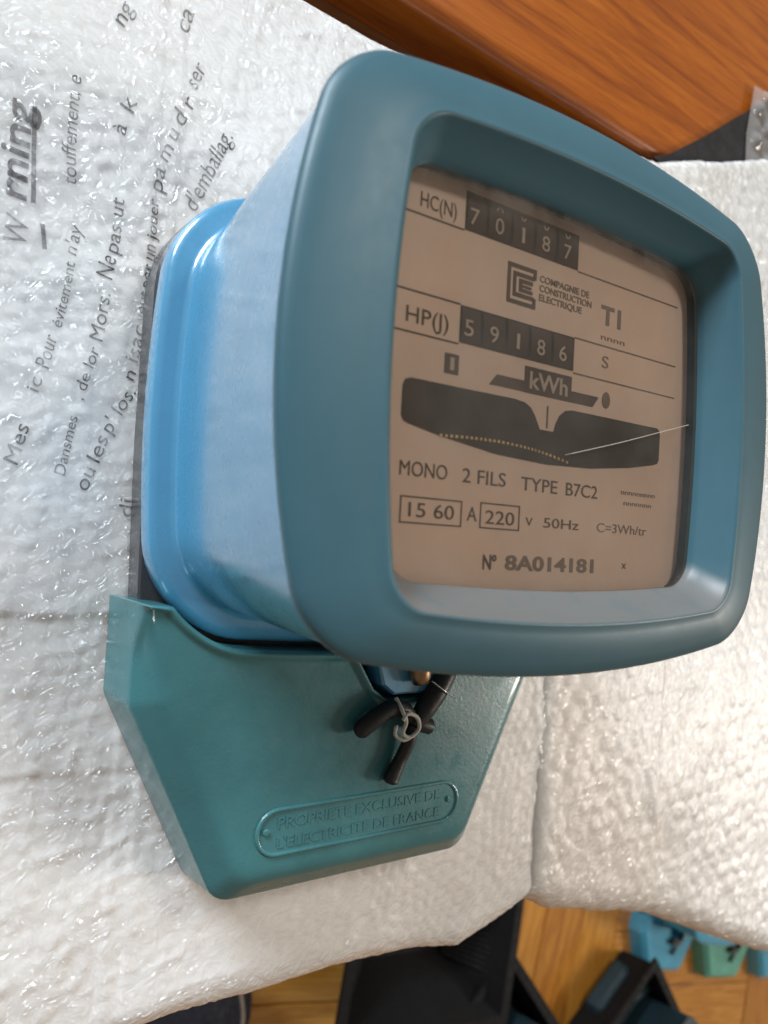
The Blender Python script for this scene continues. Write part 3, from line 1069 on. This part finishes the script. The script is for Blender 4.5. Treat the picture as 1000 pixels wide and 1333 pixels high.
def make_cover(parent, mat, detail=True):
    P, k = cover_outline()
    # outer sides slope in under a facet; the run along the housing has only a small lip
    ks = k * np.clip((-53.0 - P[:, 1]) / 12.0, 0.0, 1.0)
    for _ in range(2): ks = (np.roll(ks, 1) + ks + np.roll(ks, -1)) / 3
    o = lambda a, b: cover_outline(a, b)[0]
    z = lambda a, b: a * ks + b * (1 - ks)
    L = [(P, np.full(len(P), .1)), (o(1.3, .0), z(18.6, 24)), (o(1.45, .1), z(19.3, 26.2)), (o(1.9, .35), z(19.9, 27.2)), (o(2.6, .8), z(20.5, 27.7)), (o(4.6, 1.3), z(22.4, 27.7)),
         (o(6.6, 1.9), z(24.4, 27.3)), (o(8.0, 2.4), z(25.5, 26.7)), (o(9.6, 2.8), z(26.1, 26.3)), (o(11.5, 3.4), z(26.25, 26.25))]
    n = len(P); vs = []; fs = []
    for Q, zz in L:
        for p, zk in zip(Q, zz): vs.append((p[0] * mm, p[1] * mm, zk * mm))
    for i in range(len(L) - 1):
        for a in range(n):
            b = (a + 1) % n
            fs.append((i * n + a, i * n + b, (i + 1) * n + b, (i + 1) * n + a))
    me = mesh(vs, fs)
    bm = bmesh.new(); bm.from_mesh(me); bm.verts.ensure_lookup_table()
    top = [bm.verts[(len(L) - 1) * n + a] for a in range(n)]
    es = [bm.edges.get((top[a], top[(a + 1) % n])) for a in range(n)]
    bmesh.ops.triangle_fill(bm, edges=es, use_beauty=True)
    bmesh.ops.recalc_face_normals(bm, faces=bm.faces)
    bm.to_mesh(me); bm.free()
    c = link('terminal_cover', me, mat, parent, True)
    if not detail: return c

    def capsule(x0, x1, y0, y1):
        r = (y1 - y0) / 2; cy = (y0 + y1) / 2; out = []
        for i in range(13):
            t = -math.pi / 2 + math.pi * i / 12; out.append((x1 - r + r * math.cos(t), cy + r * math.sin(t)))
        for i in range(13):
            t = math.pi / 2 + math.pi * i / 12; out.append((x0 + r + r * math.cos(t), cy + r * math.sin(t)))
        return np.array(out)
    cp = lambda d: capsule(-35.4 + d, 35.6 - d, -121.5 + d, -108.3 - d)
    g = loft([(cp(-.15), 25.8), (cp(0), 26.75), (cp(.25), 26.9), (cp(.75), 26.9), (cp(1.0), 26.75), (cp(1.15), 26.3)], False, True)
    sharpen(g, 50)
    link('name_plate', g, mat, c, True)
    text_solid('embossed_lettering', 'PROPRIETE EXCLUSIVE DE', -28.8, 28.0, -113.9, 3.0, 26.25, mat, c, .27, .0)
    text_solid('embossed_lettering', "L'ELECTRICITE DE FRANCE", -28.8, 28.0, -119.3, 3.0, 26.25, mat, c, .27, .0)
    for x in (-32.3, 31.6):
        h = [Vector((x, -114.4, 26.2)) * mm, Vector((x, -114.4, 26.8)) * mm, Vector((x, -114.4, 27.0)) * mm]
        link('rivet', tube_mesh(h, [1.0 * mm, 1.0 * mm, .6 * mm], 14), mat, c)
    return c


meter = make_meter(M_COVER)
tag(meter, 'large blue electricity meter with teal terminal cover lying on printed bubble wrap', 'meter', 'electricity meters')
make_cover(meter, M_COVER)

# ------------------------------------------------------------------ the seal hanging on the lug
seal = empty('security_seal', (0.012, -0.086, 0.0263))
tag(seal, 'black forked seal tied with grey cord below the bezel of the large meter', 'seal')


def stube(name, pts, rad, mat, n=12, m=6):
    P = catmull([(p[0] - 12, p[1] + 86, p[2] - 26.3) for p in pts], m)
    rs = np.interp(np.linspace(0, 1, len(P)), np.linspace(0, 1, len(rad)), rad) * mm
    return link(name, tube_mesh([Vector(p) * mm for p in P], list(rs), n), mat, seal, True)


stube('arm', [(-6.4, -89.6, 28.6), (-5.4, -88.6, 29.3), (-1.5, -85.4, 30.4), (3.5, -82.8, 31.2), (8.0, -83.2, 31.4), (11.5, -86.0, 31.0)], [1.2, 2.6, 2.8, 2.7, 2.6, 2.3], M_RUBBER)
stube('arm', [(24.5, -72.5, 31.0), (20.0, -79.0, 31.4), (16.0, -84.0, 31.4), (12.6, -88.5, 31.0)], [3.4, 3.5, 3.2, 2.2], M_RUBBER)
stube('stub', [(13.0, -87.5, 30.4), (16.5, -88.6, 30.0), (19.6, -89.6, 29.6), (20.0, -89.8, 29.6)], [2.0, 2.5, 2.5, 1.2], M_RUBBER)
stube('leg', [(12.8, -88.0, 30.6), (12.0, -93.0, 30.0), (9.8, -98.4, 29.2), (7.4, -103.0, 29.0), (6.6, -104.8, 29.0), (6.3, -105.6, 29.0)], [1.8, 2.1, 2.0, 2.4, 2.5, 1.2], M_RUBBER)
stube('cord', [(5.0, -79.5, 31.5), (5.6, -82.6, 34.3), (7.2, -86.0, 34.4), (7.0, -89.6, 33.4), (9.5, -91.0, 33.4), (12.4, -88.8, 33.9), (11.2, -85.2, 34.5), (7.4, -83.6, 34.9), (5.8, -85.6, 34.6)], [.62] * 4, M_WIRE, 8, 8)
stube('cord', [(4.2, -87.2, 33.6), (5.4, -90.4, 32.0), (8.0, -91.9, 32.6), (11.4, -90.8, 32.9)], [.6] * 4, M_WIRE, 8, 8)
stube('steel_wire', [(15.5, -74.5, 35.0), (20.0, -77.6, 36.0), (26.0, -80.6, 33.5)], [.22] * 3, M_STEEL, 6, 8)

# ------------------------------------------------------------------ meters on the floor (copies, their own labels)


def copy_tree(o, parent=None, skip=()):
    c = o.copy(); COL.objects.link(c)
    c.parent = parent
    for ch in list(o.children):
        copy_tree(ch, c)
    return c


small = make_meter(M_COVER, False)
make_cover(small, M_COVER, False)
RZ = math.radians(-14.6)
spots = [
    ((0.948, -0.534), 'small blue meter on the parquet with blue terminal cover, half under bubble wrap', M_CYAN),
    ((1.109, -0.587), 'small blue meter on the parquet with pale green terminal cover', M_GREEN),
    ((1.272, -0.632), 'small blue meter on the parquet cut by the right picture edge', M_CYAN),
]
for i, ((x, y), lab, cm) in enumerate(spots):
    r = small if i == 0 else copy_tree(small)
    r.location = (x, y, FLZ); r.rotation_euler = (0, 0, RZ)
    tag(r, lab, 'meter', 'electricity meters')
    for ch in r.children:
        if ch.name.startswith('terminal_cover'):
            ch.data = ch.data.copy(); ch.data.materials[0] = cm
        if ch.name.startswith(('bezel', 'housing')):
            ch.data = ch.data.copy(); ch.data.materials[0] = M_CYAN
    if i < 2:
        s2 = empty('security_seal', (x, y, FLZ), RZ)
        tag(s2, ['tiny black seal with pale cord on the blue terminal cover on the floor',
                 'tiny black seal on the pale green terminal cover on the floor'][i], 'seal', 'seals on the floor meters')
        for ch in seal.children:
            cc = ch.copy(); COL.objects.link(cc); cc.parent = s2; cc.location = (0.012, -0.086, 0.0263)


# ------------------------------------------------------------------ dark things on the floor
def crate(name, loc, rz, sx, sy, h, label, group=None, ribs=True, t=0.008, flare=0.03):
    r = empty(name, loc, rz)
    tag(r, label, 'crate', group)
    # flared open box: outer and inner skins
    def quad(w, d, z): return np.array([(-w, -d), (w, -d), (w, d), (-w, d)]) * 1000, z * 1000
    w0, d0, w1, d1 = sx / 2 - flare, sy / 2 - flare, sx / 2, sy / 2
    L = [quad(w0 - .004, d0 - .004, 0.0), quad(w0, d0, 0.004), quad(w1, d1, h), quad(w1 + .006, d1 + .006, h + .001), quad(w1 + .006, d1 + .006, h + .006), quad(w1 - t, d1 - t, h + .006), quad(w0 - t, d0 - t, t)]
    me = loft(L, True, True)
    link('box', me, M_CRATE, r)
    if ribs:
        for s in (-1, 1):
            for k in range(9):
                y = (k - 4) * d0 * .2
                q0, q1 = Vector((s * (w0 - t - .001), y, .012)), Vector((s * (w1 - t - .001), y * 1.5, h - .004))
                link('rib', tube_mesh([q0, q1], .0035, 6), M_CRATE, r)
    return r


crate('black_crate', (0.425, -0.500, FLZ), math.radians(-8), 0.235, 0.15, 0.07, 'black ribbed plastic crate on the parquet beneath the bubble wrap edge', None, True, 0.006, 0.05)
for (x, y, a, mx, my, lab, mlab) in (
        (0.530, -0.650, 38, 0.555, -0.665, 'small black box at the bottom edge beside the ribbed crate', 'dark blue meter inside the small black box beside the ribbed crate'),
        (0.812, -0.735, 34, 0.85, -0.74, 'small black box at the bottom edge below the floor meters', 'dark blue meter inside the small black box below the floor meters')):
    crate('small_black_crate', (x, y, FLZ), math.radians(a), 0.185, 0.165, 0.055, lab, 'small black boxes', False, 0.006, 0.004)
    r = copy_tree(small)
    r.location = (mx, my, FLZ + 0.012); r.rotation_euler = (0, 0, math.radians(a + 180)); r.scale = (.85, .85, .85)
    tag(r, mlab, 'meter', 'electricity meters')
    for ch in r.children:
        ch.data = ch.data.copy()
        if ch.name.startswith(('housing', 'bezel', 'terminal_cover')): ch.data.materials[0] = M_DARKB

# bag at the lower left: dark cloth with tan piping
bag = empty('dark_bag', (0.105, -0.500, FLZ))
tag(bag, 'dark navy bag with tan piping under the bubble wrap at lower left', 'bag')


def bag_pt(th, ph, k=1.0):
    q = Vector((math.cos(th) * math.cos(ph), math.sin(th) * math.cos(ph), math.sin(ph)))
    nz = 1 + noise.noise(q * 2.1) * .10
    return Vector((q.x * .105 * nz * k, q.y * .085 * nz * k, max(-.8, q.z) * .05 * nz * k + .041))


vs, fs = [], []
NU, NV = 48, 20
for j in range(NV + 1):
    for i in range(NU): vs.append(bag_pt(2 * math.pi * i / NU, -math.pi / 2 + math.pi * j / NV))
for j in range(NV):
    for i in range(NU):
        a, b = j * NU + i, j * NU + (i + 1) % NU
        fs.append((a, b, b + NU, a + NU))
link('sack', mesh(vs, fs), M_CLOTH, bag, True)
link('piping', tube_mesh([bag_pt(-2.6 + .09 * i, .62 - .012 * abs(i - 20), 1.01) for i in range(44)], .0022, 6), M_BEIGE, bag, True)
link('patch', tube_mesh([bag_pt(-2.3 + .05 * i, .95 + .1 * math.sin(i * .5), 1.0) for i in range(34)], [.004 + .007 * abs(math.sin(i * .37)) for i in range(34)], 8), M_BEIGE, bag, True)

# ------------------------------------------------------------------ black sleeve and clear bag on the board at the upper right
sl = empty('black_sleeve', (0.18, 0.158, -0.0078))
tag(sl, 'flat black plastic sleeve on the wooden board behind the right bubble wrap', 'sleeve')
P2 = [(-16, -4), (-4, 1), (20, 17), (76, 58), (150, 110), (190, 60), (120, 10), (40, -14)]
me = loft([(np.array(P2)[::-1], .1), (np.array(P2)[::-1], 1.6), (offset_loop(np.array(P2)[::-1], -.7), 2.0)], True, True)
bm = bmesh.new(); bm.from_mesh(me); bmesh.ops.recalc_face_normals(bm, faces=bm.faces); bm.to_mesh(me); bm.free()
link('sheet', me, M_BLACK, sl)
cb = empty('clear_bubble_film', (0.258, 0.190, -0.0055))
tag(cb, 'scrap of clear bubble film on the black sleeve at the right edge', 'film')
nx, ny = 46, 40
vs, fs = [], []
for j in range(ny + 1):
    for i in range(nx + 1):
        x, y = -20 + 60 * i / nx, -26 + 56 * j / ny
        x -= 6 * max(0, (y - 2) / 28) * -1
        hz = 1.0 + 3.5 * max(0, math.sin((x + 16) * .33) * math.sin((y + 4) * .36)) + 1.6 * noise.noise(Vector((x * .12, y * .12, 3)))
        edge = min(1, i / 5)
        vs.append((x * mm, y * mm, max(.3, hz * edge) * mm))
for j in range(ny):
    for i in range(nx):
        a = j * (nx + 1) + i
        fs.append((a, a + 1, a + nx + 2, a + nx + 1))
link('film', mesh(vs, fs), M_CLEAR, cb, True)

S.render.resolution_x = 768
S.render.resolution_y = 1024
